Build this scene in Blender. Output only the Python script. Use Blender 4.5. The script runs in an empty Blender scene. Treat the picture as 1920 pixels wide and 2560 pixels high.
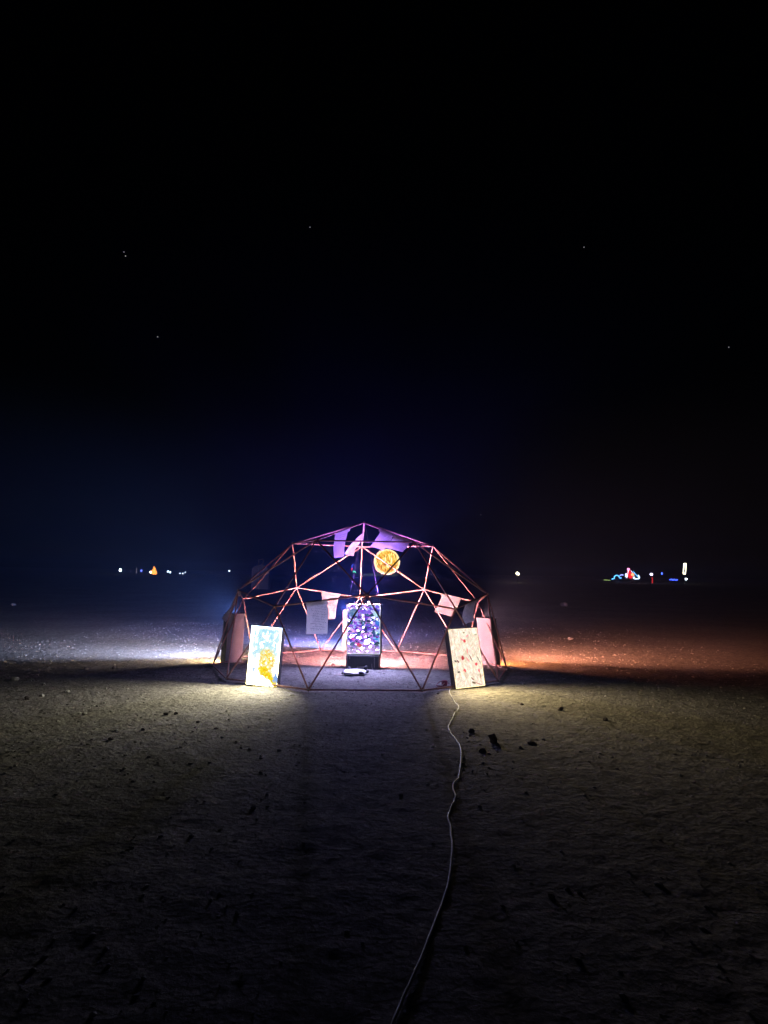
import bpy, bmesh, math, random
import numpy as np
from mathutils import Vector, Matrix, noise as mnoise

scene = bpy.context.scene
COL = scene.collection
R = math.radians
PI = math.pi
random.seed(7)
RNG = np.random.default_rng(11)

# ------------------------------------------------------------------ camera
cam_d = bpy.data.cameras.new('camera')
cam = bpy.data.objects.new('camera', cam_d)
COL.objects.link(cam)
cam_d.sensor_fit = 'VERTICAL'
cam_d.sensor_height = 36.0
cam_d.lens = 36.0 * 1736.8 / 2560.0
cam_d.clip_start = 0.05
cam_d.clip_end = 9000
cam.matrix_world = Matrix.Translation((0, 0, 1.6)) @ Matrix.Rotation(R(90 + 5.017), 4, 'X') @ Matrix.Rotation(R(0.918), 4, 'Z')
scene.camera = cam

# ------------------------------------------------------------------ night sky
world = bpy.data.worlds.new('World')
scene.world = world
world.use_nodes = True
wt = world.node_tree
wt.nodes.clear()
w_out = wt.nodes.new('ShaderNodeOutputWorld')
w_bg = wt.nodes.new('ShaderNodeBackground')
w_sky = wt.nodes.new('ShaderNodeTexSky')
w_sky.sky_type = 'NISHITA'
w_sky.sun_disc = False
w_sky.sun_elevation = R(35)
w_sky.sun_rotation = R(200)
w_sky.ozone_density = 3.0
w_bg.inputs['Strength'].default_value = 0.00006
wt.links.new(w_sky.outputs[0], w_bg.inputs['Color'])
wt.links.new(w_bg.outputs[0], w_out.inputs['Surface'])

# ------------------------------------------------------------------ exposure
scene.view_settings.view_transform = 'Standard'
scene.view_settings.look = 'None'
scene.view_settings.exposure = 0.0
scene.view_settings.gamma = 1.0
scene.view_settings.use_curve_mapping = False
scene.render.engine = 'CYCLES'
cy = scene.cycles
cy.use_denoising = True
cy.max_bounces = 5
cy.diffuse_bounces = 3
cy.volume_bounces = 0
cy.transparent_max_bounces = 6
cy.sample_clamp_indirect = 4.0

# overall light levels of the lit boxes
LEVEL = 1.0
HAZE = 0.0036


# ================================================================== helpers
def tag(o, label=None, cat=None, group=None, kind=None):
    if label: o['label'] = label
    if cat: o['category'] = cat
    if group: o['group'] = group
    if kind: o['kind'] = kind
    return o


def empty(name, loc=(0, 0, 0), mat=None):
    o = bpy.data.objects.new(name, None)
    o.empty_display_size = 0.2
    COL.objects.link(o)
    o.matrix_world = mat if mat is not None else Matrix.Translation(loc)
    return o


def link_mesh(name, me, material=None, parent=None, mat=None):
    o = bpy.data.objects.new(name, me)
    COL.objects.link(o)
    if material and not me.materials:
        me.materials.append(material)
    if parent:
        o.parent = parent
    if mat is not None:
        o.matrix_basis = mat
    return o


def bm_obj(name, bm, material, parent=None, mat=None, smooth=False):
    me = bpy.data.meshes.new(name)
    bm.normal_update()
    bm.to_mesh(me)
    bm.free()
    if smooth:
        for p in me.polygons:
            p.use_smooth = True
    return link_mesh(name, me, material, parent, mat)


def add_box(bm, x0, x1, y0, y1, z0, z1, bevel=0.0):
    r = bmesh.ops.create_cube(bm, size=1.0)
    vs = r['verts']
    for v in vs:
        v.co = Vector(((x0 + x1) / 2 + v.co.x * (x1 - x0), (y0 + y1) / 2 + v.co.y * (y1 - y0), (z0 + z1) / 2 + v.co.z * (z1 - z0)))
    if bevel > 0:
        es = list({e for v in vs for e in v.link_edges})
        bmesh.ops.bevel(bm, geom=es, offset=bevel, segments=1, affect='EDGES', profile=0.5)
    return vs


def add_tube(bm, pts, rad, seg=8, cap=True):
    pts = [Vector(p) for p in pts]
    rings = []
    n = len(pts)
    up = Vector((0, 0, 1))
    prev = None
    for i, p in enumerate(pts):
        t = (pts[min(i + 1, n - 1)] - pts[max(i - 1, 0)])
        if t.length < 1e-9:
            t = Vector((0, 0, 1))
        t.normalize()
        if prev is None:
            a = up.cross(t)
            if a.length < 1e-3:
                a = Vector((1, 0, 0)).cross(t)
        else:
            a = prev - t * prev.dot(t)
        a.normalize()
        prev = a
        b = t.cross(a)
        rr = rad[i] if isinstance(rad, (list, tuple)) else rad
        rings.append([bm.verts.new(p + (a * math.cos(2 * PI * k / seg) + b * math.sin(2 * PI * k / seg)) * rr) for k in range(seg)])
    for r0, r1 in zip(rings[:-1], rings[1:]):
        for k in range(seg):
            bm.faces.new((r0[k], r0[(k + 1) % seg], r1[(k + 1) % seg], r1[k]))
    if cap:
        bm.faces.new(rings[0][::-1])
        bm.faces.new(rings[-1])


def tube_obj(name, pts, rad, material, parent=None, seg=8, mat=None):
    bm = bmesh.new()
    add_tube(bm, pts, rad, seg)
    return bm_obj(name, bm, material, parent, mat, smooth=True)


def add_blob(bm, c, r, sub=2, rough=0.25, seed=0, squash=(1, 1, 1)):
    res = bmesh.ops.create_icosphere(bm, subdivisions=sub, radius=1.0)
    c = Vector(c)
    for v in res['verts']:
        d = 1 + rough * (mnoise.noise(v.co * 1.3 + Vector((seed * 3.1, seed * 1.7, seed))) + .5 * mnoise.noise(v.co * 3.1 + Vector((seed, 0, 0))))
        v.co = c + Vector((v.co.x * squash[0], v.co.y * squash[1], v.co.z * squash[2])) * r * d


def smooth_path(pts, sub=5):
    pts = [Vector(p) for p in pts]
    out = []
    n = len(pts)
    for i in range(n - 1):
        p0, p1, p2, p3 = pts[max(i - 1, 0)], pts[i], pts[i + 1], pts[min(i + 2, n - 1)]
        for k in range(sub):
            t = k / sub
            out.append(0.5 * ((2 * p1) + (p2 - p0) * t + (2 * p0 - 5 * p1 + 4 * p2 - p3) * t * t + (3 * p1 - p0 - 3 * p2 + p3) * t ** 3))
    out.append(pts[-1])
    return out


# ================================================================== materials
class NT:
    """small helper around a material node tree"""

    def __init__(self, name):
        self.m = bpy.data.materials.new(name)
        self.m.use_nodes = True
        self.t = self.m.node_tree
        self.t.nodes.clear()
        self.out = self.t.nodes.new('ShaderNodeOutputMaterial')

    def n(self, kind, **kw):
        nd = self.t.nodes.new('ShaderNode' + kind)
        for k, v in kw.items():
            setattr(nd, k, v)
        return nd

    def l(self, a, b):
        self.t.links.new(a, b)

    def setin(self, nd, i, v):
        if hasattr(v, 'is_output') or isinstance(v, bpy.types.NodeSocket):
            self.l(v, nd.inputs[i])
        else:
            nd.inputs[i].default_value = v

    def math(self, op, a, b=0.0, c=None, clamp=False):
        nd = self.n('Math', operation=op, use_clamp=clamp)
        self.setin(nd, 0, a)
        self.setin(nd, 1, b)
        if c is not None:
            self.setin(nd, 2, c)
        return nd.outputs[0]

    def mix(self, f, a, b, blend='MIX'):
        nd = self.n('Mix', data_type='RGBA', blend_type=blend, clamp_factor=True)
        self.setin(nd, 0, f)
        for i, v in ((6, a), (7, b)):
            if isinstance(v, bpy.types.NodeSocket):
                self.l(v, nd.inputs[i])
            else:
                nd.inputs[i].default_value = (*v, 1)
        return nd.outputs[2]

    def ramp(self, f, stops, interp='LINEAR'):
        nd = self.n('ValToRGB')
        nd.color_ramp.interpolation = interp
        e = nd.color_ramp.elements
        while len(e) < len(stops):
            e.new(0.5)
        for el, (p, c) in zip(e, stops):
            el.position = p
            el.color = (*c, 1) if len(c) == 3 else c
        self.setin(nd, 0, f)
        return nd.outputs[0]

    def sstep(self, v, lo, hi):
        nd = self.n('MapRange', interpolation_type='SMOOTHSTEP')
        self.setin(nd, 0, v)
        nd.inputs[1].default_value = lo
        nd.inputs[2].default_value = hi
        return nd.outputs[0]

    def noise(self, vec, scale, detail=3, rough=0.55, dist=0.0):
        nd = self.n('TexNoise')
        if vec is not None:
            self.l(vec, nd.inputs['Vector'])
        nd.inputs['Scale'].default_value = scale
        nd.inputs['Detail'].default_value = detail
        nd.inputs['Roughness'].default_value = rough
        nd.inputs['Distortion'].default_value = dist
        return nd

    def uv(self, sx=1.0, sy=1.0, ox=0.0, oy=0.0, rot=0.0):
        tc = self.n('TexCoord')
        mp = self.n('Mapping')
        mp.inputs['Scale'].default_value = (sx, sy, 1)
        mp.inputs['Location'].default_value = (ox, oy, 0)
        mp.inputs['Rotation'].default_value = (0, 0, rot)
        self.l(tc.outputs['UV'], mp.inputs[0])
        return mp.outputs[0]

    def sep(self, v):
        nd = self.n('SeparateXYZ')
        self.l(v, nd.inputs[0])
        return nd.outputs

    def emit(self, col, strength=1.0):
        e = self.n('Emission')
        self.setin(e, 0, col if isinstance(col, bpy.types.NodeSocket) else (*col, 1))
        self.setin(e, 1, strength)
        self.l(e.outputs[0], self.out.inputs['Surface'])
        return self.m


def mat_plain(name, col, rough=0.7, metal=0.0, var=0.25, scale=12.0, bump=0.0, coord='Object'):
    t = NT(name)
    tc = t.n('TexCoord')
    nz = t.noise(tc.outputs[coord], scale, 4, 0.6)
    d = tuple(c * (1 - var) for c in col)
    b = tuple(min(1, c * (1 + var)) for c in col)
    c = t.ramp(nz.outputs[0], [(0.3, d), (0.7, b)])
    p = t.n('BsdfPrincipled')
    t.l(c, p.inputs['Base Color'])
    p.inputs['Roughness'].default_value = rough
    p.inputs['Metallic'].default_value = metal
    if bump:
        bp = t.n('Bump')
        bp.inputs['Strength'].default_value = bump
        bp.inputs['Distance'].default_value = 0.01
        t.l(nz.outputs[0], bp.inputs['Height'])
        t.l(bp.outputs[0], p.inputs['Normal'])
    t.l(p.outputs[0], t.out.inputs['Surface'])
    return t.m


def mat_glow(name, col, strength):
    """a lamp or LED tube: its own light, slightly uneven along its length"""
    t = NT(name)
    tc = t.n('TexCoord')
    nz = t.noise(tc.outputs['Object'], 3.0, 2)
    s = t.math('MULTIPLY_ADD', nz.outputs[0], strength * 0.9, strength * 1.3)
    return t.emit(col, s)


def mat_ground():
    t = NT('playa_dust')
    tc = t.n('TexCoord')
    P = tc.outputs['Object']
    big = t.noise(P, 0.35, 5, 0.6)
    mid = t.noise(P, 4.0, 5, 0.65)
    fine = t.noise(P, 38.0, 6, 0.7)
    grit = t.n('TexVoronoi')
    t.l(P, grit.inputs['Vector'])
    grit.inputs['Scale'].default_value = 26.0
    a = t.ramp(big.outputs[0], [(0.25, (0.33, 0.31, 0.28)), (0.75, (0.50, 0.475, 0.44))])
    b = t.ramp(mid.outputs[0], [(0.2, (0.62, 0.62, 0.62)), (0.8, (1.22, 1.2, 1.16))])
    c = t.mix(1.0, a, b, 'MULTIPLY')
    gm = t.noise(P, 13.0, 4, 0.65)
    c = t.mix(1.0, c, t.ramp(gm.outputs[0], [(0.28, (0.48, 0.47, 0.46)), (0.52, (1.0, 1.0, 1.0)), (0.74, (1.5, 1.48, 1.44))]), 'MULTIPLY')
    f = t.ramp(fine.outputs[0], [(0.3, (0.55, 0.54, 0.52)), (0.72, (1.35, 1.33, 1.28))])
    c = t.mix(1.0, c, f, 'MULTIPLY')
    p = t.n('BsdfPrincipled')
    t.l(c, p.inputs['Base Color'])
    p.inputs['Roughness'].default_value = 0.95
    p.inputs['Specular IOR Level'].default_value = 0.15
    h = t.math('ADD', t.math('MULTIPLY', mid.outputs[0], 0.55), t.math('MULTIPLY', fine.outputs[0], 0.50))
    h = t.math('ADD', h, t.math('MULTIPLY', grit.outputs['Distance'], 0.30))
    h = t.math('ADD', h, t.math('MULTIPLY', gm.outputs[0], 0.75))
    bp = t.n('Bump')
    bp.inputs['Strength'].default_value = 0.8
    bp.inputs['Distance'].default_value = 0.035
    t.l(h, bp.inputs['Height'])
    t.l(bp.outputs[0], p.inputs['Normal'])
    t.l(p.outputs[0], t.out.inputs['Surface'])
    return t.m


def mat_paper(name, base=(0.78, 0.77, 0.74), rows=20, v0=0.12, v1=0.88, u0=0.18, u1=0.92, ink=0.75, seed=0.0):
    """a sheet with lines of close, unreadable handwriting"""
    t = NT(name)
    uv = t.uv()
    x, y, _ = t.sep(uv)
    row = t.math('MULTIPLY', y, rows)
    fr = t.math('FRACT', row)
    idx = t.math('FLOOR', row)
    band = t.math('MULTIPLY', t.sstep(fr, 0.22, 0.36), t.math('SUBTRACT', 1.0, t.sstep(fr, 0.62, 0.76)))
    cmb = t.n('CombineXYZ')
    t.l(t.math('MULTIPLY', x, 34.0), cmb.inputs[0])
    t.l(t.math('MULTIPLY', idx, 7.3), cmb.inputs[1])
    t.l(t.math('MULTIPLY', y, rows * 1.5), cmb.inputs[2])
    nz = t.noise(cmb.outputs[0], 1.0, 3, 0.7)
    ch = t.sstep(nz.outputs[0], 0.44, 0.56)
    cm2 = t.n('CombineXYZ')
    t.l(t.math('MULTIPLY', idx, 3.7), cm2.inputs[0])
    cm2.inputs[1].default_value = seed
    wn = t.n('TexWhiteNoise', noise_dimensions='3D')
    t.l(cm2.outputs[0], wn.inputs['Vector'])
    # ragged line starts and ends
    st = t.math('MULTIPLY_ADD', wn.outputs[0], 0.22, u0)
    en = t.math('MULTIPLY_ADD', wn.outputs[0], -0.12, u1)
    inl = t.math('MULTIPLY', t.math('GREATER_THAN', x, st), t.math('LESS_THAN', x, en))
    inv = t.math('MULTIPLY', t.math('GREATER_THAN', y, v0), t.math('LESS_THAN', y, v1))
    m = t.math('MULTIPLY', t.math('MULTIPLY', band, ch), t.math('MULTIPLY', inl, inv))
    m = t.math('MULTIPLY', m, ink)
    cr = t.noise(uv, 6.0, 4, 0.6)
    pc = t.ramp(cr.outputs[0], [(0.3, tuple(c * 0.88 for c in base)), (0.7, base)])
    c = t.mix(m, pc, (0.05, 0.05, 0.08))
    d = t.n('BsdfDiffuse')
    t.l(c, d.inputs[0])
    tr = t.n('BsdfTranslucent')
    t.l(c, tr.inputs[0])
    bp = t.n('Bump')
    bp.inputs['Strength'].default_value = 0.35
    bp.inputs['Distance'].default_value = 0.02
    t.l(cr.outputs[0], bp.inputs['Height'])
    t.l(bp.outputs[0], d.inputs['Normal'])
    mx = t.n('MixShader')
    mx.inputs[0].default_value = 0.6
    t.l(d.outputs[0], mx.inputs[1])
    t.l(tr.outputs[0], mx.inputs[2])
    t.l(mx.outputs[0], t.out.inputs['Surface'])
    return t.m


def edge_mask(t, uv, w=0.05, soft=0.04, jitter=0.05):
    x, y, _ = t.sep(uv)
    nz = t.noise(uv, 14.0, 2)
    j = t.math('MULTIPLY', t.math('SUBTRACT', nz.outputs[0], 0.5), jitter * 2)
    dx = t.math('MINIMUM', x, t.math('SUBTRACT', 1.0, x))
    dy = t.math('MINIMUM', y, t.math('SUBTRACT', 1.0, y))
    d = t.math('ADD', t.math('MINIMUM', dx, t.math('MULTIPLY', dy, 1.5)), j)
    return t.math('SUBTRACT', 1.0, t.sstep(d, w, w + soft))


def blob_mask(t, x, y, u, v, ru, rv, ang=0.0, soft=0.35):
    dx = t.math('SUBTRACT', x, u)
    dy = t.math('MULTIPLY', t.math('SUBTRACT', y, v), 1.6)
    ca, sa = math.cos(ang), math.sin(ang)
    a = t.math('ADD', t.math('MULTIPLY', dx, ca / ru), t.math('MULTIPLY', dy, sa / ru))
    b = t.math('ADD', t.math('MULTIPLY', dx, -sa / rv), t.math('MULTIPLY', dy, ca / rv))
    r = t.math('ADD', t.math('MULTIPLY', a, a), t.math('MULTIPLY', b, b))
    return t.math('SUBTRACT', 1.0, t.sstep(r, 1.0 - soft, 1.0 + soft))


def hdr(t, col, lo, hi, gain):
    """the near-white parts of a backlit sheet let the lamps through at full strength"""
    sc = t.n('SeparateColor')
    t.l(col, sc.inputs[0])
    mn = t.math('MINIMUM', sc.outputs[0], t.math('MINIMUM', sc.outputs[1], sc.outputs[2]))
    return t.emit(t.mix(t.sstep(mn, lo, hi), col, gain), LEVEL)


def mat_mosaic():
    """violet and blue backlit collage of torn petals and paper"""
    t = NT('violet_collage_backlit')
    uv = t.uv()
    x, y, _ = t.sep(uv)
    wn = t.noise(uv, 6.0, 3, 0.6)
    wv = t.n('VectorMath', operation='MULTIPLY_ADD')
    t.l(wn.outputs['Color'], wv.inputs[0])
    wv.inputs[1].default_value = (0.16, 0.09, 0.0)
    t.l(uv, wv.inputs[2])
    mp = t.n('Mapping')
    mp.inputs['Scale'].default_value = (14.0, 30.0, 1)
    t.l(wv.outputs[0], mp.inputs[0])
    vo = t.n('TexVoronoi')
    t.l(mp.outputs[0], vo.inputs['Vector'])
    vo.inputs['Scale'].default_value = 1.0
    sc = t.n('SeparateColor')
    t.l(vo.outputs['Color'], sc.inputs[0])
    drift = t.noise(uv, 2.6, 2)
    pick = t.math('ADD', t.math('MULTIPLY', sc.outputs[0], 0.80), t.math('MULTIPLY', drift.outputs[0], 0.24))
    W = (1.0, 1.0, 1.0)
    pal = [(0.0, (0.02, 0.05, 0.10)), (0.17, (0.06, 0.16, 0.32)), (0.25, (0.10, 0.03, 0.40)), (0.34, (0.14, 0.09, 0.72)),
           (0.42, (0.32, 0.10, 0.80)), (0.50, (0.55, 0.22, 0.88)), (0.57, (0.80, 0.42, 0.92)), (0.63, (0.34, 0.46, 0.98)),
           (0.70, (0.66, 0.55, 0.98)), (0.80, W), (0.85, (0.30, 0.01, 0.24)), (0.88, W), (0.92, (0.90, 0.45, 0.72))]
    col = t.ramp(pick, pal, 'CONSTANT')
    st = t.noise(mp.outputs[0], 2.2, 4, 0.7)
    col = t.mix(1.0, col, t.ramp(st.outputs[0], [(0.30, (0.6, 0.6, 0.66)), (0.5, (1.1, 1.1, 1.1)), (0.75, (1.6, 1.55, 1.45))]), 'MULTIPLY')
    col = t.mix(t.math('MULTIPLY', t.sstep(x, 0.62, 0.98), 0.55), col, t.mix(1.0, col, (0.35, 1.1, 1.05), 'MULTIPLY'))
    col = t.mix(t.math('MULTIPLY', t.sstep(y, 0.26, 0.0), 0.55), col, (0.98, 0.66, 0.95))
    xw = t.math('MULTIPLY_ADD', wn.outputs[0], 0.16, t.math('SUBTRACT', x, 0.08))
    for u, v, ru, rv, a, c in ((0.36, 0.19, 0.07, 0.06, 0.3, (0.75, 0.03, 0.16)), (0.27, 0.215, 0.035, 0.03, 0, (0.7, 0.02, 0.2)),
                               (0.40, 0.16, 0.05, 0.05, 0.8, (0.55, 0.16, 0.10)), (0.60, 0.25, 0.10, 0.08, 0.5, W), (0.17, 0.30, 0.05, 0.05, 0, (0.85, 0.05, 0.55)),
                               (0.20, 0.84, 0.14, 0.12, 0.2, (0.10, 0.22, 0.42)), (0.30, 0.80, 0.06, 0.05, 0.2, (0.30, 0.34, 0.95)), (0.66, 0.66, 0.06, 0.045, 0, (0.02, 0.012, 0.05)),
                               (0.83, 0.42, 0.04, 0.13, 0.1, (0.02, 0.08, 0.22)), (0.85, 0.21, 0.05, 0.04, 0.4, (0.01, 0.08, 0.10)), (0.90, 0.62, 0.06, 0.08, 0.4, (0.02, 0.20, 0.75)),
                               (0.90, 0.30, 0.05, 0.04, 0.2, (0.03, 0.35, 0.8)), (0.16, 0.20, 0.07, 0.06, 0.4, (0.10, 0.14, 0.30)), (0.14, 0.12, 0.06, 0.05, 0.4, (0.16, 0.15, 0.34)),
                               (0.55, 0.84, 0.16, 0.05, 0.05, (0.24, 0.14, 0.85)), (0.48, 0.66, 0.14, 0.035, -0.1, (0.06, 0.12, 0.20)), (0.86, 0.80, 0.08, 0.10, 0.3, (0.55, 0.85, 0.95))):
        col = t.mix(t.math('MULTIPLY', blob_mask(t, xw, y, u, v, ru, rv, a), 0.9), col, c)
    e = edge_mask(t, uv, 0.006, 0.016, 0.03)
    col = t.mix(e, col, (0.80, 0.92, 1.0))
    return hdr(t, col, 0.86, 0.92, (7.0, 5.5, 14.0))


def mat_flame_panel():
    """overexposed white panel with a pale blue wash above and yellow flames below"""
    t = NT('white_blue_yellow_painting_backlit')
    uv = t.uv()
    x, y, _ = t.sep(uv)
    n1 = t.noise(uv, 8.0, 4, 0.65)
    n2 = t.noise(t.uv(1.0, 1.6, 3.1, 1.2), 15.0, 4, 0.65)
    n3 = t.noise(t.uv(1.0, 1.6, 7.1, 5.2), 11.0, 4, 0.6)
    col = t.ramp(n3.outputs[0], [(0.0, (1, 1, 1)), (1.0, (1, 1, 1))])
    inx = t.math('MULTIPLY', t.sstep(x, 0.04, 0.18), t.sstep(x, 0.98, 0.86))
    top = t.math('MULTIPLY', t.math('MULTIPLY', t.sstep(y, 0.30, 0.66), t.sstep(y, 0.99, 0.93)), inx)
    col = t.mix(t.math('MULTIPLY', t.sstep(n1.outputs[0], 0.40, 0.54), top), col, (0.62, 0.94, 1.0))
    col = t.mix(t.math('MULTIPLY', t.sstep(n3.outputs[0], 0.51, 0.60), top), col, (0.42, 0.80, 0.98))
    col = t.mix(t.math('MULTIPLY', t.sstep(n2.outputs[0], 0.60, 0.68), top), col, (0.28, 0.50, 0.90))
    lowl = t.math('MULTIPLY', t.math('MULTIPLY', t.sstep(n3.outputs[0], 0.56, 0.64), t.sstep(y, 0.6, 0.3)), inx)
    col = t.mix(t.math('MULTIPLY', lowl, 0.8), col, (0.72, 0.86, 1.0))
    xx = t.math('ADD', x, t.math('MULTIPLY', t.math('SUBTRACT', n1.outputs[0], 0.5), 0.5))
    body = blob_mask(t, xx, y, 0.60, 0.40, 0.36, 0.25, 1.5, 0.6)
    low = blob_mask(t, xx, y, 0.58, 0.215, 0.27, 0.11, -0.45, 0.4)
    tail = blob_mask(t, xx, y, 0.84, 0.10, 0.28, 0.065, -0.85, 0.4)
    col = t.mix(t.math('MULTIPLY', body, t.sstep(n2.outputs[0], 0.38, 0.46)), col, (1.0, 0.93, 0.42))
    col = t.mix(t.math('MULTIPLY', body, t.sstep(n3.outputs[0], 0.50, 0.56)), col, (1.0, 0.78, 0.03))
    ym2 = t.math('MAXIMUM', t.math('MULTIPLY', low, t.sstep(n2.outputs[0], 0.34, 0.42)), tail)
    col = t.mix(ym2, col, (1.0, 0.80, 0.01))
    al = t.math('MAXIMUM', t.math('MAXIMUM', low, tail), body)
    col = t.mix(t.math('MULTIPLY', al, t.sstep(n2.outputs[0], 0.55, 0.61)), col, (0.98, 0.42, 0.01))
    col = t.mix(t.math('MULTIPLY', t.math('MAXIMUM', low, tail), t.sstep(n1.outputs[0], 0.58, 0.63)), col, (0.55, 0.40, 0.01))
    col = t.mix(blob_mask(t, xx, y, 0.93, 0.15, 0.07, 0.13, 0.3, 0.6), col, (0.26, 0.48, 0.95))
    col = t.mix(blob_mask(t, xx, y, 0.20, 0.25, 0.05, 0.08, -0.3, 0.6), col, (0.62, 0.80, 1.0))
    g = t.ramp(y, [(0.0, (12.0, 10.5, 5.0)), (0.4, (8.0, 7.6, 4.5)), (1.0, (4.0, 5.0, 7.0))])
    return hdr(t, col, 0.86, 0.97, g)


def mat_petal_panel():
    """cream sheet with pressed petals and leaves"""
    t = NT('cream_pressed_petals_backlit')
    uv = t.uv()
    x, y, _ = t.sep(uv)
    n1 = t.noise(t.uv(10.0, 10.0, 0, 0, 0.5), 1.0, 5, 0.66, 0.8)
    n2 = t.noise(t.uv(13.0, 6.0, 0.3, 0.8, 0.35), 1.0, 4, 0.62, 1.4)
    n3 = t.noise(t.uv(11.0, 8.0, 4.3, 2.8, 0.6), 1.0, 4, 0.6, 1.6)
    col = t.ramp(n1.outputs[0], [(0.30, (0.74, 0.58, 0.40)), (0.42, (0.90, 0.77, 0.57)), (0.52, (0.98, 0.90, 0.73)), (0.62, (1.05, 1.0, 0.93))])
    s = t.math('MULTIPLY', t.sstep(n2.outputs[0], 0.50, 0.55), t.sstep(n2.outputs[0], 0.66, 0.59))
    col = t.mix(t.math('MULTIPLY', s, 0.60), col, (0.74, 0.47, 0.36))
    s = t.math('MULTIPLY', t.sstep(n3.outputs[0], 0.53, 0.57), t.sstep(n3.outputs[0], 0.66, 0.60))
    col = t.mix(t.math('MULTIPLY', s, 0.50), col, (0.52, 0.47, 0.32))
    col = t.mix(t.math('MULTIPLY', t.sstep(n3.outputs[0], 0.40, 0.33), 0.6), col, (1.0, 0.66, 0.66))
    xx = t.math('ADD', x, t.math('MULTIPLY', t.math('SUBTRACT', n1.outputs[0], 0.5), 0.08))
    for u, v, ru, rv, a, c in ((0.50, 0.785, 0.046, 0.046, 0, (0.72, 0.02, 0.03)), (0.43, 0.81, 0.06, 0.018, -0.5, (0.85, 0.22, 0.25)),
                               (0.36, 0.50, 0.048, 0.060, 0, (0.50, 0.008, 0.015)), (0.55, 0.61, 0.028, 0.07, -0.2, (0.90, 0.28, 0.26)),
                               (0.80, 0.375, 0.048, 0.042, 0.4, (0.80, 0.05, 0.07)), (0.37, 0.285, 0.046, 0.050, 0, (0.85, 0.08, 0.09)),
                               (0.34, 0.27, 0.018, 0.02, 0, (1.0, 0.75, 0.5)), (0.10, 0.455, 0.040, 0.022, -0.6, (0.05, 0.035, 0.01)), (0.18, 0.45, 0.050, 0.022, -0.9, (0.20, 0.02, 0.03)),
                               (0.16, 0.27, 0.044, 0.022, 0.05, (0.03, 0.03, 0.006)), (0.64, 0.49, 0.11, 0.018, -1.1, (0.26, 0.05, 0.03)), (0.52, 0.47, 0.09, 0.022, -0.9, (0.90, 0.34, 0.30)),
                               (0.87, 0.26, 0.035, 0.055, 0.3, (0.85, 0.22, 0.20)), (0.90, 0.45, 0.10, 0.014, -1.1, (0.22, 0.20, 0.10)), (0.62, 0.07, 0.055, 0.028, -0.5, (0.16, 0.09, 0.03)),
                               (0.78, 0.045, 0.13, 0.014, -0.35, (0.62, 0.26, 0.22)), (0.62, 0.87, 0.05, 0.025, 0.7, (0.90, 0.35, 0.34)), (0.52, 0.93, 0.03, 0.02, 0, (0.30, 0.22, 0.06)),
                               (0.92, 0.885, 0.05, 0.016, 0.1, (0.40, 0.38, 0.22)), (0.60, 0.135, 0.06, 0.02, -0.8, (0.42, 0.20, 0.14)), (0.88, 0.17, 0.02, 0.06, 0, (0.45, 0.26, 0.12))):
        col = t.mix(t.math('MULTIPLY', blob_mask(t, xx, y, u, v, ru, rv, a, 0.5), 0.96), col, c)
    e = edge_mask(t, uv, 0.004, 0.012, 0.010)
    col = t.mix(t.math('MULTIPLY', e, 0.95), col, (1.0, 0.99, 0.95))
    col = t.mix(1.0, col, (1.18, 1.18, 1.18), 'MULTIPLY')
    g = t.ramp(y, [(0.0, (3.4, 2.5, 0.97)), (0.4, (2.6, 1.9, 0.95)), (1.0, (2.0, 1.5, 0.95))])
    return hdr(t, col, 0.98, 1.10, g)


def mat_outer(name, low, mid, high, seed):
    """outward faces of the boxes on the far sides: painted washes, darker strokes"""
    t = NT(name)
    uv = t.uv()
    x, y, _ = t.sep(uv)
    n1 = t.noise(t.uv(1, 1.6, seed, seed), 7.0, 4, 0.6)
    yy = t.math('ADD', y, t.math('MULTIPLY', t.math('SUBTRACT', n1.outputs[0], 0.5), 0.4))
    # ramp keeps the hue, the last factor the level
    k = max(max(low), max(mid), max(high))
    f = lambda c: tuple(v / k for v in c)
    col = t.ramp(yy, [(0.0, f(low)), (0.35, f(mid)), (0.8, f(high))])
    n2 = t.noise(t.uv(1, 1.6, seed + 4, seed), 13.0, 3, 0.6)
    st = t.math('MULTIPLY_ADD', t.sstep(n2.outputs[0], 0.60, 0.45), 0.75, 0.25)
    return t.emit(col, t.math('MULTIPLY', st, k * LEVEL))


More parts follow.
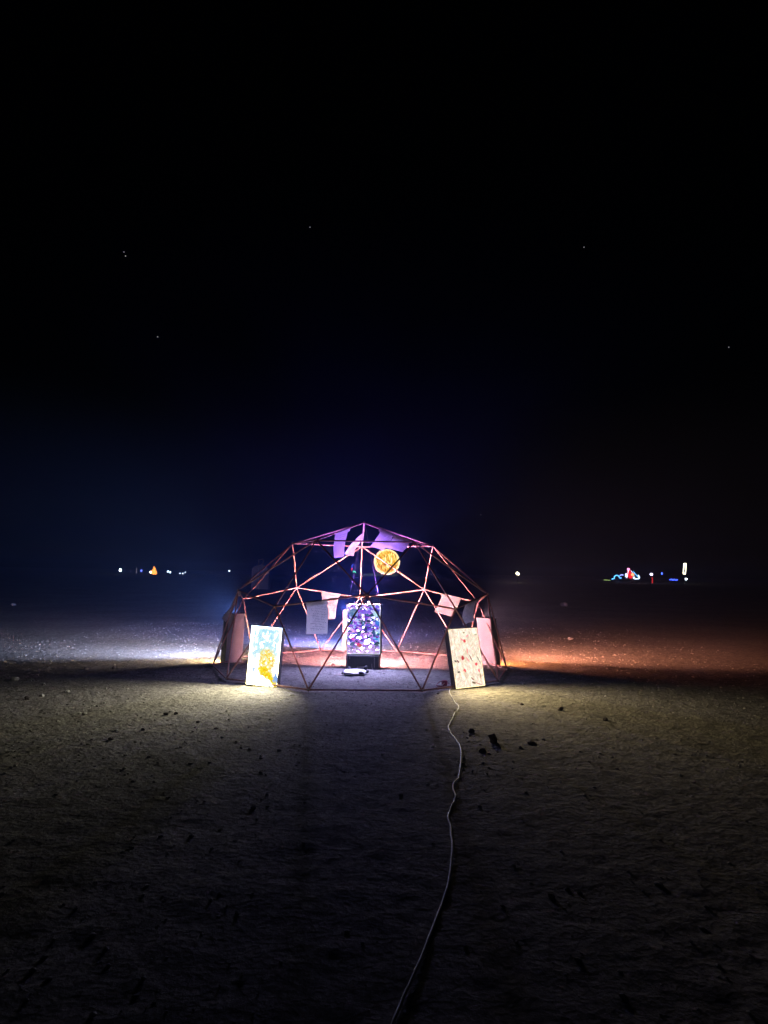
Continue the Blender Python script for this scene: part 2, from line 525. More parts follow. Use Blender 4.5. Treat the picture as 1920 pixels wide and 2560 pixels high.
def mat_disc():
    t = NT('gold_mosaic_backlit')
    uv = t.uv()
    x, y, _ = t.sep(uv)
    n1 = t.noise(t.uv(26.0, 6.0), 1.0, 3, 0.6, 0.6)
    n2 = t.noise(t.uv(18.0, 16.0, 2, 2), 1.0, 3, 0.6)
    col = t.ramp(n1.outputs[0], [(0.36, (0.28, 0.08, 0.008)), (0.46, (0.90, 0.38, 0.02)), (0.54, (1.05, 0.66, 0.06)), (0.64, (1.6, 1.25, 0.55))])
    col = t.mix(t.math('MULTIPLY', t.sstep(n2.outputs[0], 0.55, 0.66), 0.7), col, (0.45, 0.19, 0.02))
    # the lower third is a darker band below a thin line
    lw = t.math('LESS_THAN', y, 0.36)
    col = t.mix(t.math('MULTIPLY', lw, 0.55), col, t.mix(1.0, col, (0.95, 0.52, 0.28), 'MULTIPLY'))
    ln = t.math('COMPARE', y, 0.362, 0.010)
    col = t.mix(t.math('MULTIPLY', ln, 0.8), col, (0.25, 0.08, 0.02))
    dx = t.math('SUBTRACT', x, 0.5)
    dy = t.math('SUBTRACT', y, 0.5)
    r = t.math('SQRT', t.math('ADD', t.math('MULTIPLY', dx, dx), t.math('MULTIPLY', dy, dy)))
    nr = t.math('ADD', r, t.math('MULTIPLY', t.math('SUBTRACT', n2.outputs[0], 0.5), 0.12))
    col = t.mix(t.math('MULTIPLY', t.sstep(nr, 0.40, 0.47), 0.85), col, (1.5, 1.15, 0.62))
    for u, v, ru, rv, a in ((0.66, 0.56, 0.02, 0.20, 0), (0.42, 0.58, 0.017, 0.15, 0), (0.60, 0.43, 0.10, 0.02, 0.4), (0.52, 0.30, 0.03, 0.10, 0.5)):
        col = t.mix(t.math('MULTIPLY', blob_mask(t, x, y, u, v, ru, rv, a, 0.6), 0.8), col, (1.7, 1.5, 0.85))
    return t.emit(col, 1.1 * LEVEL)


M = {}
M['ground'] = mat_ground()
M['conduit'] = mat_plain('weathered_copper_painted_conduit', (0.68, 0.37, 0.32), 0.55, 0.0, 0.22, 18.0, 0.2)  # one pinkish brown tone over every tube
M['bolt'] = mat_plain('galvanised_bolt', (0.55, 0.50, 0.48), 0.4, 0.7, 0.15, 30.0)
M['frame'] = mat_plain('dark_wood_frame', (0.10, 0.085, 0.075), 0.7, 0.0, 0.3, 14.0, 0.2)
M['frame_grey'] = mat_plain('grey_wood_frame', (0.16, 0.15, 0.15), 0.7, 0.0, 0.3, 14.0, 0.2)
M['back'] = mat_plain('white_back_board', (0.74, 0.72, 0.70), 0.8, 0.0, 0.06, 3.0)
M['hook'] = mat_plain('white_nylon_hook', (0.85, 0.85, 0.85), 0.4, 0.0, 0.05, 10.0)
M['cord'] = mat_plain('off_white_cable', (0.90, 0.87, 0.80), 0.5, 0.0, 0.08, 9.0)
M['string'] = mat_plain('grey_hanging_cord', (0.30, 0.30, 0.34), 0.8, 0.0, 0.1, 9.0)
M['crate'] = mat_plain('black_plastic', (0.025, 0.025, 0.028), 0.45, 0.0, 0.3, 20.0)
M['crate_edge'] = mat_plain('worn_grey_plastic', (0.17, 0.165, 0.17), 0.5, 0.0, 0.3, 20.0)
M['white_cloth'] = mat_plain('white_card', (0.82, 0.80, 0.80), 0.8, 0.0, 0.08, 9.0, 0.3)
M['black'] = mat_plain('black_rubber', (0.02, 0.02, 0.022), 0.6, 0.0, 0.2, 20.0)
M['red'] = mat_plain('red_plastic', (0.42, 0.06, 0.09), 0.5, 0.0, 0.2, 20.0)
M['pink_cord'] = mat_plain('pinkish_red_cable', (0.45, 0.16, 0.17), 0.5, 0.0, 0.2, 20.0)
M['rock'] = mat_plain('dusty_clod', (0.44, 0.41, 0.37), 0.95, 0.0, 0.35, 25.0, 0.5)
M['rock_dark'] = mat_plain('dark_clod', (0.22, 0.18, 0.155), 0.95, 0.0, 0.35, 25.0, 0.5)
M['rock_pale'] = mat_plain('pale_clod', (0.72, 0.69, 0.64), 0.95, 0.0, 0.25, 25.0, 0.5)
M['far_dark'] = mat_plain('dark_painted_metal', (0.05, 0.05, 0.06), 0.6, 0.1, 0.2, 2.0)
M['far_grey'] = mat_plain('pale_grey_canvas', (0.55, 0.52, 0.54), 0.9, 0.0, 0.15, 2.0)
M['mosaic'] = mat_mosaic()
M['flame'] = mat_flame_panel()
M['petal'] = mat_petal_panel()
M['left_out'] = mat_outer('amber_and_blue_painting_backlit', (190, 125, 38), (170, 118, 40), (50, 60, 110), 1.3)
M['right_out'] = mat_outer('orange_and_red_painting_backlit', (80, 34, 8), (130, 46, 12), (90, 22, 16), 5.1)
M['rear_out'] = mat_outer('pale_blue_painting_backlit', (70, 62, 80), (60, 60, 95), (50, 58, 110), 8.2)
M['rear_mid'] = mat_outer('salmon_painting_backlit', (120, 44, 36), (260, 100, 92), (520, 215, 290), 2.7)
M['disc'] = mat_disc()


# ================================================================== the ground
def vnoise(x, y, seed):
    xi = np.floor(x).astype(np.int64)
    yi = np.floor(y).astype(np.int64)
    fx = x - xi
    fy = y - yi
    fx = fx * fx * (3 - 2 * fx)
    fy = fy * fy * (3 - 2 * fy)

    def h(a, b):
        n = (a * 374761393 + b * 668265263 + seed * 144665) & 0x7fffffff
        n = ((n ^ (n >> 13)) * 1274126177) & 0x7fffffff
        n = (n ^ (n >> 16)) & 0xffff
        return n / 65535.0
    v00, v10, v01, v11 = h(xi, yi), h(xi + 1, yi), h(xi, yi + 1), h(xi + 1, yi + 1)
    return (v00 * (1 - fx) + v10 * fx) * (1 - fy) + (v01 * (1 - fx) + v11 * fx) * fy - 0.5


def ground_z(x, y):
    x = np.asarray(x, float)
    y = np.asarray(y, float)
    d = np.hypot(x, y)
    z = 0.010 * vnoise(x * 1.1, y * 1.1, 1) + 0.010 * vnoise(x * 3.3, y * 3.3, 2)
    z += 0.008 * vnoise(x * 7.7, y * 7.7, 3) + 0.009 * vnoise(x * 15.1, y * 15.1, 4)
    # clods: only the peaks of a noise stand out
    c = vnoise(x * 10.5 + 31, y * 10.5, 5)
    z += 0.006 * np.clip(c - 0.28, 0, 1)
    # wider swells away from the dome, footprints and drifts
    far = np.clip((d - 15.0) / 9.0, 0, 1)
    z += far * 0.04 * vnoise(x * 0.45, y * 0.45, 6)
    z += np.clip((d - 22) / 60, 0, 1) * 0.25 * vnoise(x * 0.08, y * 0.08, 7)
    return z


def axis(lo, hi, step, ends):
    a = list(np.arange(lo, hi + 1e-6, step))
    s = step
    v = hi
    right = []
    while v < ends[1]:
        s *= 1.16
        v += s
        right.append(v)
    s = step
    v = lo
    left = []
    while v > ends[0]:
        s *= 1.16
        v -= s
        left.append(v)
    return np.array(left[::-1] + a + right)


gx = axis(-6.5, 6.0, 0.03, (-3500, 3500))
gy = axis(2.2, 17.0, 0.035, (-60, 4500))
GX, GY = np.meshgrid(gx, gy)
GZ = ground_z(GX, GY)
nx, ny = len(gx), len(gy)
verts = np.stack([GX.ravel(), GY.ravel(), GZ.ravel()], 1)
ii = (np.arange(ny - 1)[:, None] * nx + np.arange(nx - 1)[None, :]).ravel()
faces = np.stack([ii, ii + 1, ii + nx + 1, ii + nx], 1)
me = bpy.data.meshes.new('ground')
me.vertices.add(len(verts))
me.vertices.foreach_set('co', verts.ravel())
me.loops.add(len(faces) * 4)
me.loops.foreach_set('vertex_index', faces.ravel().astype(np.int32))
me.polygons.add(len(faces))
me.polygons.foreach_set('loop_start', np.arange(0, len(faces) * 4, 4, dtype=np.int32))
me.polygons.foreach_set('use_smooth', np.ones(len(faces), dtype=bool))
me.update(calc_edges=True)
ground = link_mesh('ground', me, M['ground'])
tag(ground, 'pale dry dusty desert ground lit in patches by the light boxes', kind='structure')


def gz(x, y):
    return float(ground_z(x, y))


# ================================================================== dome
DC = Vector((-0.336, 11.853, 0.0))
DR, DROT, DZS = 2.472, R(-3.108), 0.993
DV = {}


def dome_vert(k, zen, az):
    z, a = R(zen), R(az) + DROT
    DV[k] = Vector((DC.x + DR * math.sin(z) * math.sin(a), DC.y + DR * math.sin(z) * math.cos(a), DR * DZS * math.cos(z)))


dome_vert('A', 0, 0)
for i in range(5):
    dome_vert('m%d' % (72 * i), 31.717, 72 * i)
    dome_vert('i%d' % (72 * i), 63.435, 72 * i)
    dome_vert('n%d' % (36 + 72 * i), 58.283, 36 + 72 * i)
for i in range(10):
    dome_vert('b%d' % (18 + 36 * i), 90, 18 + 36 * i)
    v = DV['b%d' % (18 + 36 * i)]
    v.z = max(0.03, gz(v.x, v.y) + 0.03)

edges = set()


def E(a, b):
    edges.add(tuple(sorted((a, b))))


for i in range(5):
    a0, a1, h0, hm = 72 * i, (72 * (i + 1)) % 360, 36 + 72 * i, (72 * i - 36) % 360
    E('A', 'm%d' % a0)
    E('m%d' % a0, 'm%d' % a1)
    E('m%d' % a0, 'i%d' % a0)
    E('m%d' % a0, 'n%d' % h0)
    E('m%d' % a1, 'n%d' % h0)
    E('i%d' % a0, 'n%d' % h0)
    E('i%d' % a1, 'n%d' % h0)
    E('i%d' % a0, 'b%d' % ((a0 + 18) % 360))
    E('i%d' % a0, 'b%d' % ((a0 - 18) % 360))
    E('n%d' % h0, 'b%d' % ((h0 + 18) % 360))
    E('n%d' % h0, 'b%d' % ((h0 - 18) % 360))
for i in range(10):
    E('b%d' % (18 + 36 * i), 'b%d' % (18 + 36 * ((i + 1) % 10)))

dome = empty('geodesic_dome', DC)
tag(dome, 'open geodesic dome frame of pinkish metal tubes standing on the dark ground', 'dome')
TR = 0.0125


def strut_mesh(length):
    """round tube with hammered-flat ends"""
    bm = bmesh.new()
    seg = 10
    prof = [(0.0, 1.25, 0.22), (0.045, 1.25, 0.22), (0.11, 1.0, 1.0), (length - 0.11, 1.0, 1.0), (length - 0.045, 1.25, 0.22), (length, 1.25, 0.22)]
    rings = []
    for x, a, b in prof:
        rings.append([bm.verts.new((x, math.cos(2 * PI * k / seg) * TR * a, math.sin(2 * PI * k / seg) * TR * b)) for k in range(seg)])
    for r0, r1 in zip(rings[:-1], rings[1:]):
        for k in range(seg):
            bm.faces.new((r0[k], r0[(k + 1) % seg], r1[(k + 1) % seg], r1[k]))
    bm.faces.new(rings[0][::-1])
    bm.faces.new(rings[-1])
    bm.normal_update()
    me = bpy.data.meshes.new('strut')
    bm.to_mesh(me)
    bm.free()
    for p in me.polygons:
        p.use_smooth = len(p.vertices) == 4
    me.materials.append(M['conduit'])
    return me


strut_cache = {}
for a, b in sorted(edges):
    pa, pb = DV[a], DV[b]
    d = pb - pa
    L = d.length + 0.04
    key = round(L, 2)
    if key not in strut_cache:
        strut_cache[key] = strut_mesh(key)
    mid = (pa + pb) / 2
    X = d.normalized()
    rad = (mid - DC).normalized()
    Z = (rad - X * rad.dot(X)).normalized()
    Y = Z.cross(X)
    off = Z * random.uniform(-0.004, 0.004)
    m = Matrix((X, Y, Z)).transposed().to_4x4()
    m.translation = pa - X * 0.02 + off - DC
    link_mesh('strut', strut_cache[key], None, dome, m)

bm = bmesh.new()
bmesh.ops.create_cone(bm, cap_ends=True, segments=8, radius1=0.016, radius2=0.013, depth=0.045)
bm.normal_update()
bolt_me = bpy.data.meshes.new('bolt')
bm.to_mesh(bolt_me)
bm.free()
bolt_me.materials.append(M['bolt'])
for k, v in DV.items():
    n = (v - DC).normalized()
    m = n.to_track_quat('Z', 'Y').to_matrix().to_4x4()
    m.translation = v - DC
    link_mesh('bolt', bolt_me, None, dome, m)


# ================================================================== light boxes
def panel_mesh(name, w, h, y, flip=False):
    """a sheet 6 mm thick with its picture mapped on the face at y"""
    bm = bmesh.new()
    s = 1 if not flip else -1
    back = y + 0.006 * s
    vs = [bm.verts.new(c) for c in ((-w / 2, y, 0), (w / 2, y, 0), (w / 2, y, h), (-w / 2, y, h), (-w / 2, back, 0), (w / 2, back, 0), (w / 2, back, h), (-w / 2, back, h))]
    uvl = bm.loops.layers.uv.new('UVMap')
    uvs = {0: (0, 0), 1: (1, 0), 2: (1, 1), 3: (0, 1), 4: (0, 0), 5: (1, 0), 6: (1, 1), 7: (0, 1)}
    idx = {v: i for i, v in enumerate(vs)}
    for q in ((0, 1, 2, 3), (5, 4, 7, 6), (0, 4, 5, 1), (3, 2, 6, 7), (0, 3, 7, 4), (1, 5, 6, 2)):
        f = bm.faces.new([vs[i] for i in (q if not flip else q[::-1])])
        for lp in f.loops:
            u, v = uvs[idx[lp.vert]]
            lp[uvl].uv = ((1 - u) if flip else u, v)
    return bm


def light_box(base, yaw, lean, roll, w, h, t, paint, frame='frame', recess=0.003, label='', rear=None, hooks=((-1, 1), (1, 1), (-1, 0), (1, 0)), fw=0.008, lamp=None):
    """box whose lit face looks along azimuth yaw (0 = away from the camera); local -Y is the lit side"""
    m = Matrix.Translation(base) @ Matrix.Rotation(PI - yaw, 4, 'Z') @ Matrix.Rotation(-lean, 4, 'X') @ Matrix.Rotation(-roll, 4, 'Y')
    root = empty('light_box', mat=m)
    tag(root, label, 'light box', 'backlit paintings in shallow boxes around the dome')
    fm = M[frame]
    boards = {}
    bm = bmesh.new(); add_box(bm, -w / 2 - fw, -w / 2, 0, t, 0, h, 0.001); boards[-1] = bm_obj('frame_board', bm, fm, root)
    bm = bmesh.new(); add_box(bm, w / 2, w / 2 + fw, 0, t, 0, h, 0.001); boards[1] = bm_obj('frame_board', bm, fm, root)
    bm = bmesh.new(); add_box(bm, -w / 2 - fw, w / 2 + fw, 0, t, h, h + fw, 0.001); boards[0] = bm_obj('frame_board', bm, fm, root)
    bm = bmesh.new(); add_box(bm, -w / 2 - fw, w / 2 + fw, 0, t, -fw, 0, 0.001); bm_obj('frame_board', bm, fm, root)
    bm_obj('painting', panel_mesh('painting', w - 0.001, h - 0.001, recess), M[paint], root)
    if rear:
        bm_obj('painting', panel_mesh('painting', w - 0.001, h - 0.001, t - 0.003, True), M[rear], root)
    else:
        bm = bmesh.new()
        add_box(bm, -w / 2 - fw + 0.002, w / 2 + fw - 0.002, t + 0.0005, t + 0.0065, -fw + 0.002, h + fw - 0.002, 0.001)
        bm_obj('back_panel', bm, M['back'], root)
    for sx, sz in hooks:
        cx, cz = sx * (w / 2 + fw + 0.004), (h + 0.002 if sz else 0.012)
        bm = bmesh.new()
        add_tube(bm, [(cx, t * 0.3, cz), (cx + sx * 0.006, t * 0.3, cz), (cx + sx * 0.018, t * 0.3 - 0.004, cz + 0.002), (cx + sx * 0.027, t * 0.3, cz - 0.004)], [0.008, 0.010, 0.011, 0.006], 8)
        bm_obj('corner_hook', bm, M['hook'], boards[sx], smooth=True)
    for one in ([] if not lamp else lamp if isinstance(lamp, list) else [lamp]):
        side, watts, colr, down, cone, turn = one
        cx, cz = side * (w / 2 - 0.04), h + fw
        bm = bmesh.new(); add_box(bm, cx - 0.014, cx + 0.014, 0.0, 0.03, cz, cz + 0.012, 0.002); bm_obj('lamp_clip', bm, M['hook'], boards[0])  # made-up clip that carries the added spot
        ld = bpy.data.lights.new('corner_lamp', 'SPOT')
        ld.energy, ld.color = watts, colr
        ld.spot_size, ld.spot_blend, ld.shadow_soft_size = R(cone), 1.0, 0.02
        lo = bpy.data.objects.new('corner_lamp', ld)
        COL.objects.link(lo)
        lo.parent = root
        # added spot aimed out from the lit face to brighten ground and papers
        lo.matrix_basis = Matrix.Translation((cx, -0.018, cz + 0.004)) @ Matrix.Rotation(R(turn), 4, 'Z') @ Matrix.Rotation(R(-90 + down), 4, 'X')
    return root


light_box((-1.669, 9.834, 0.012), R(192), 0.042, -0.055, 0.455, 0.812, 0.11, 'flame',
          label='glaring white light box painted with blue wash and yellow flames, at front left', hooks=((1, 1), (-1, 0)), lamp=(1, 205, (1.0, 0.95, 0.74), 40, 120, -30))
light_box((1.270, 10.003, 0.012), R(150), 0.212, 0.026, 0.514, 0.826, 0.10, 'petal',
          label='cream light box with pressed red petals leaning at the front right of the dome', hooks=((-1, 1), (-1, 0)), lamp=(-1, 200, (1.0, 0.82, 0.46), 41, 118, 16))
light_box((-0.306, 11.75, 0.246), R(186), 0.0, 0.015, 0.560, 0.826, 0.20, 'mosaic', rear='rear_mid',
          label='violet and blue collage light box standing on the black crate inside the dome', hooks=((-1, 1), (1, 1)), lamp=[(1, 118, (0.46, 0.48, 1.0), 50, 156, 8), (-1, 118, (0.46, 0.44, 1.0), 50, 156, -8)])
# boxes on the flanks face outward: what shows is the white back board
nL = Vector((math.sin(R(-50)), math.cos(R(-50)), 0))
light_box(Vector((-2.589, 12.317, 0.012)) + nL * 0.13, R(-50), 0.072, 0.0, 0.345, 0.842, 0.13, 'left_out', frame='frame_grey', recess=0.035,
          label='light box on the left flank of the dome, its plain back board turned inward', hooks=((1, 1),), lamp=(-1, 2100, (0.52, 0.60, 1.0), 1, 110, 0))
nR = Vector((math.sin(R(51)), math.cos(R(51)), 0))
light_box(Vector((1.913, 12.563, 0.012)) + nR * 0.12, R(51), 0.16, 0.0, 0.33, 0.842, 0.13, 'right_out', frame='frame_grey', recess=0.035,
          label='light box on the right flank, pinkish back board inward and orange glow outside', hooks=((-1, 1),), lamp=(1, 1900, (1.0, 0.36, 0.22), 1, 110, 0))
light_box((-0.555, 14.42, 0.012), R(-4), 0.12, 0.0, 0.51, 0.84, 0.11, 'rear_out', frame='frame_grey', recess=0.02,
          label='light box facing away at the rear of the dome, mostly hidden behind the violet one', hooks=((1, 1),), lamp=(1, 2600, (0.20, 0.25, 1.0), 2, 126, 10))

# violet up-light added on the collage box to brighten the papers above
upl = empty('clip_lamp', mat=Matrix.Translation((-0.235, 11.80, 0.246 + 0.836)))
tag(upl, 'tiny clip lamp on the top edge of the violet collage box shining upward', 'lamp')
bm = bmesh.new(); add_box(bm, -0.03, 0.03, -0.03, 0.03, 0.0, 0.022, 0.004); bm_obj('housing', bm, M['hook'], upl)
bm = bmesh.new(); bmesh.ops.create_cone(bm, cap_ends=True, segments=12, radius1=0.02, radius2=0.014, depth=0.012)
bm_obj('lens', bm, mat_glow('violet_lens', (0.75, 0.6, 1.0), 10.0), upl, Matrix.Translation((0, 0, 0.029)))
ld = bpy.data.lights.new('violet_up_light', 'SPOT')
ld.energy = 430.0
ld.color = (0.33, 0.15, 1.0)
ld.spot_size = R(120)
ld.spot_blend = 0.6
ld.shadow_soft_size = 0.03
lo_ = bpy.data.objects.new('violet_up_light', ld)
COL.objects.link(lo_)
lo_.parent = upl
lo_.matrix_basis = Matrix.Translation((0, 0, 0.07)) @ Matrix.Rotation(PI, 4, 'X')

# two cords from the apex carry the violet box
apex = DV['A']
for sx in (-1, 1):
    top = apex + Vector((sx * 0.012, -0.01, -0.02))
    bot = Vector((-0.306 + sx * 0.27, 11.75 + 0.02, 0.246 + 0.835))
    pts = [top.lerp(bot, k / 8) + Vector((0, 0, -0.012 * math.sin(PI * k / 8))) for k in range(9)]
    o = tube_obj('hanging_cord', pts, 0.0028, M['string'], None, 6)
    tag(o, 'thin grey cord from the apex to the %s corner of the violet light box' % ('left' if sx < 0 else 'right'), 'cord', 'cords holding the violet box')

# ------------------------------------------------------------------ crate under the violet box
cm = Matrix.Translation((-0.306, 11.86, 0.0)) @ Matrix.Rotation(R(-5), 4, 'Z')
crate = empty('storage_crate', mat=cm)
tag(crate, 'low black plastic crate carrying the violet light box in the dome', 'crate')
cw, cd, chh = 0.27, 0.17, 0.236
bm = bmesh.new(); add_box(bm, -cw + .02, cw - .02, -cd + .02, cd, 0.0, chh - 0.012, 0.006); bm_obj('body', bm, M['crate'], crate)
bm = bmesh.new(); add_box(bm, -cw + .03, cw - .06, -cd - .004, -cd + .018, chh - 0.028, chh - 0.004, 0.004); bm_obj('rim', bm, M['crate_edge'], crate)
bm = bmesh.new(); add_box(bm, -cw - .004, -cw + .018, -cd - .002, cd + .002, 0.0, chh - 0.006, 0.004); bm_obj('side_wall', bm, M['crate_edge'], crate)
bm = bmesh.new(); add_box(bm, cw - .018, cw + .004, -cd - .002, cd + .002, 0.0, chh - 0.006, 0.004); bm_obj('side_wall', bm, M['crate'], crate)
bm = bmesh.new(); add_box(bm, -cw + .05, -cw + .062, -cd - .006, -cd + .018, chh - 0.07, chh - 0.03, 0.002); bm_obj('latch', bm, M['crate_edge'], crate)
bm = bmesh.new(); add_box(bm, cw - .075, cw - .062, -cd - .008, -cd + .018, 0.04, chh - 0.04, 0.002); bm_obj('latch', bm, M['crate_edge'], crate)
bm = bmesh.new(); add_box(bm, -0.09, 0.05, -cd - .012, -cd + .018, 0.01, 0.055, 0.004); bm_obj('front_pocket', bm, M['crate_edge'], crate)
bm = bmesh.new()
add_tube(bm, smooth_path([(0.16, -cd - .004, 0.10), (0.165, -cd - .02, 0.05), (0.18, -cd - .03, 0.012), (0.23, -cd - .06, 0.01)], 4), 0.006, 6)
bm_obj('power_lead', bm, M['crate_edge'], crate, smooth=True)

# ------------------------------------------------------------------ white board with black bits, in front of the crate
bx, by = -0.43, 11.22
bmz = gz(bx, by) + 0.018
board = empty('white_board', mat=Matrix.Translation((bx, by, bmz)) @ Matrix.Rotation(R(3), 4, 'Z'))
tag(board, 'white card lying on the ground before the black crate with black straps', 'board')
bm = bmesh.new()
pts = [(-0.165, -0.26), (-0.02, -0.275), (0.02, -0.262), (0.155, -0.27), (0.185, -0.10), (0.17, 0.20), (0.05, 0.235), (-0.14, 0.215), (-0.175, 0.05)]
lo = [bm.verts.new((x, y, 0.0)) for x, y in pts]
hi = [bm.verts.new((x * .985, y * .985, 0.030 + 0.012 * math.sin(x * 14 + y * 9))) for x, y in pts]
bm.faces.new(hi); bm.faces.new(lo[::-1])
for k in range(len(pts)):
    j = (k + 1) % len(pts)
    bm.faces.new((lo[k], lo[j], hi[j], hi[k]))
bm_obj('card', bm, M['white_cloth'], board)
for (x, y, z, r, sq, sd) in ((-0.19, -0.16, 0.02, 0.03, (.5, 1.8, .8), 1), (0.105, -0.25, 0.03, 0.034, (1.2, .9, .7), 2), (0.20, -0.05, 0.03, 0.034, (.8, 1.6, .8), 3), (0.19, 0.21, 0.05, 0.035, (1, .9, 1.1), 4), (-0.085, 0.24, 0.04, 0.025, (1, .8, 1.1), 5)):
    bm = bmesh.new(); add_blob(bm, (x, y, z), r, 2, 0.35, sd, sq); bm_obj('strap', bm, M['black'] if sd != 5 else M['crate_edge'], board, smooth=True)

# ================================================================== gold disc on the back strut
sa, sb = DV['m0'], DV['n36']
dpos = sa.lerp(sb, 0.41)
nout = (dpos - DC).normalized()
dctr = Vector((0.074, 13.44, 1.818))
dm = Matrix.Translation(dctr) @ Matrix.Rotation(R(3), 4, 'Z') @ Matrix.Rotation(R(-6), 4, 'X')
disc = empty('round_lantern', mat=dm)
tag(disc, 'round golden lit disc with streaky mosaic, hung high in the dome', 'lantern')
bm = bmesh.new()
uvl = bm.loops.layers.uv.new('UVMap')
RD, SEG = 0.245, 48
rings = []
for fr_, yy in ((1.0, 0.0), (0.96, -0.022), (0.7, -0.040), (0.35, -0.048)):
    rings.append([bm.verts.new((RD * fr_ * math.cos(2 * PI * k / SEG), yy, RD * fr_ * math.sin(2 * PI * k / SEG))) for k in range(SEG)])
cen = bm.verts.new((0, -0.05, 0))
bcen = bm.verts.new((0, 0.05, 0))
for r0, r1 in zip(rings[:-1], rings[1:]):
    for k in range(SEG):
        bm.faces.new((r0[k], r0[(k + 1) % SEG], r1[(k + 1) % SEG], r1[k]))
for k in range(SEG):
    bm.faces.new((rings[-1][k], rings[-1][(k + 1) % SEG], cen))
    bm.faces.new((rings[0][(k + 1) % SEG], rings[0][k], bcen))
for f in bm.faces:
    for lp in f.loops:
        c = lp.vert.co
        lp[uvl].uv = (0.5 + c.x / (2 * RD), 0.5 + c.z / (2 * RD))
shade = bm_obj('shade', bm, M['disc'], disc, smooth=True)
bm = bmesh.new()
add_tube(bm, [(RD * 1.012 * (1 + 0.012 * math.sin(k * 2 * PI / 4)) * math.cos(2 * PI * k / 96), 0.004, RD * 1.012 * (1 + 0.012 * math.sin(k * 2 * PI / 4)) * math.sin(2 * PI * k / 96)) for k in range(97)], 0.0075, 6, cap=False)
bm_obj('rim', bm, mat_plain('pale_rope_rim', (0.75, 0.62, 0.42), 0.7), shade, smooth=True)
for px_, pz_ in ((-0.12, 0.215), (0.10, 0.22)):
    o = tube_obj('hook_wire', [(px_, 0.0, pz_), (px_ * 0.9, -0.05, pz_ + 0.03)], 0.003, M['string'], disc, 6)


# ================================================================== sheets of paper
def paper(e0, e1, t0, t1, bl, br, mat, label, curl=0.05, flap=0.05, bow=0.0, cornerfold=False, seed=0):
    """sheet folded over a strut: its top edge lies on the strut between t0 and t1, bl/br are its lower corners in space"""
    A, B = DV[e0], DV[e1]
    tl, tr = A.lerp(B, t0), A.lerp(B, t1)
    X = (B - A).normalized() * (1 if t1 > t0 else -1)
    bl, br = Vector(bl), Vector(br)
    dn = ((bl + br) / 2 - (tl + tr) / 2)
    N = X.cross(dn).normalized()
    r = TR + 0.003
    nu, nv = 10, 22
    bm = bmesh.new()
    uvl = bm.loops.layers.uv.new('UVMap')
    V, U = [], []
    rows = []
    # short flap behind the strut, wrap over it, then the hanging sheet
    for k in range(4):
        rows.append(('f', 1 - k / 4))
    for k in range(6):
        rows.append(('w', k / 5))
    for k in range(1, nv + 1):
        rows.append(('s', k / nv))
    dnn = dn.normalized()
    for kind, q in rows:
        row, ur = [], []
        for i in range(nu + 1):
            u = i / nu
            T = tl.lerp(tr, u)
            Bt = bl.lerp(br, u)
            if kind == 'f':
                p = T - N * r + dnn * flap * q
            elif kind == 'w':
                a = PI * q
                p = T + (-N * math.cos(a) - dnn * math.sin(a)) * r
            else:
                p = T.lerp(Bt, q) + N * r * (1 - q)
                wob = mnoise.noise(Vector((u * 2.2 + seed * 5, q * 2.6, seed))) * 0.022 * q
                p += N * (curl * math.sin(q * PI * 0.9) + bow * (4 * u * (1 - u)) * q + wob)
                p += X * 0.008 * mnoise.noise(Vector((seed, q * 3, 3))) * q
                if cornerfold and u > 0.72 and q < 0.5:
                    k = (u - 0.72) / 0.28 * (1 - q / 0.5)
                    p += N * 0.09 * k * k - X * 0.05 * k * k
            row.append(bm.verts.new(p))
            ur.append((u, 1 - q if kind == 's' else 1.0))
        V.append(row)
        U.append(ur)
    for j in range(len(rows) - 1):
        for i in range(nu):
            f = bm.faces.new((V[j][i], V[j + 1][i], V[j + 1][i + 1], V[j][i + 1]))
            for lp, (jj, kk) in zip(f.loops, ((j, i), (j + 1, i), (j + 1, i + 1), (j, i + 1))):
                lp[uvl].uv = U[jj][kk]
    base = (tl + tr) / 2
    bmesh.ops.translate(bm, verts=bm.verts, vec=-base)
    o = bm_obj('paper_sheet', bm, mat, None, Matrix.Translation(base), smooth=True)
    return tag(o, label, 'paper', 'handwritten sheets hung over the dome tubes')


MP = [mat_paper('handwritten_sheet_a', rows=20, seed=1.0), mat_paper('handwritten_sheet_b', (0.80, 0.76, 0.72), rows=16, v0=0.30, v1=0.80, u0=0.3, seed=2.0),
      mat_paper('handwritten_sheet_c', rows=13, v0=0.5, v1=0.9, u0=0.35, ink=0.5, seed=3.0), mat_paper('handwritten_sheet_d', rows=18, v0=0.05, ink=0.4, seed=4.0)]
paper('A', 'm216', 0.603, 0.328, (-0.810, 11.446, 1.832), (-0.663, 11.746, 1.861), MP[2], 'long violet tinted sheet curling down from the left roof tube near the apex', curl=0.02, seed=1)
paper('A', 'm0', 0.432, 0.738, (-0.690, 12.464, 1.921), (-0.541, 12.860, 1.897), MP[3], 'narrow sheet seen nearly edge-on, swinging left below the apex', curl=0.03, seed=2)
paper('A', 'm144', 0.348, 0.598, (-0.230, 11.553, 2.050), (-0.009, 11.300, 1.965), MP[2], 'violet sheet on the right roof tube, the one nearer the apex', curl=0.03, seed=3)
paper('A', 'm144', 0.605, 0.912, (0.029, 11.293, 2.011), (0.288, 10.983, 1.941), MP[3], 'violet sheet on the right roof tube, just above the golden disc', curl=0.03, seed=4)
paper('n180', 'i216', 0.650, 0.413, (-1.078, 9.941, 0.717), (-0.771, 9.884, 0.738), MP[0], 'bluish sheet full of handwriting on the front tube left of the violet box', curl=0.012, cornerfold=True, seed=5)
paper('n324', 'i0', 0.385, 0.670, (-1.123, 13.706, 0.675), (-0.931, 13.871, 0.682), MP[1], 'pinkish written sheet on a rear tube, half behind the bluish one', curl=0.02, seed=6)
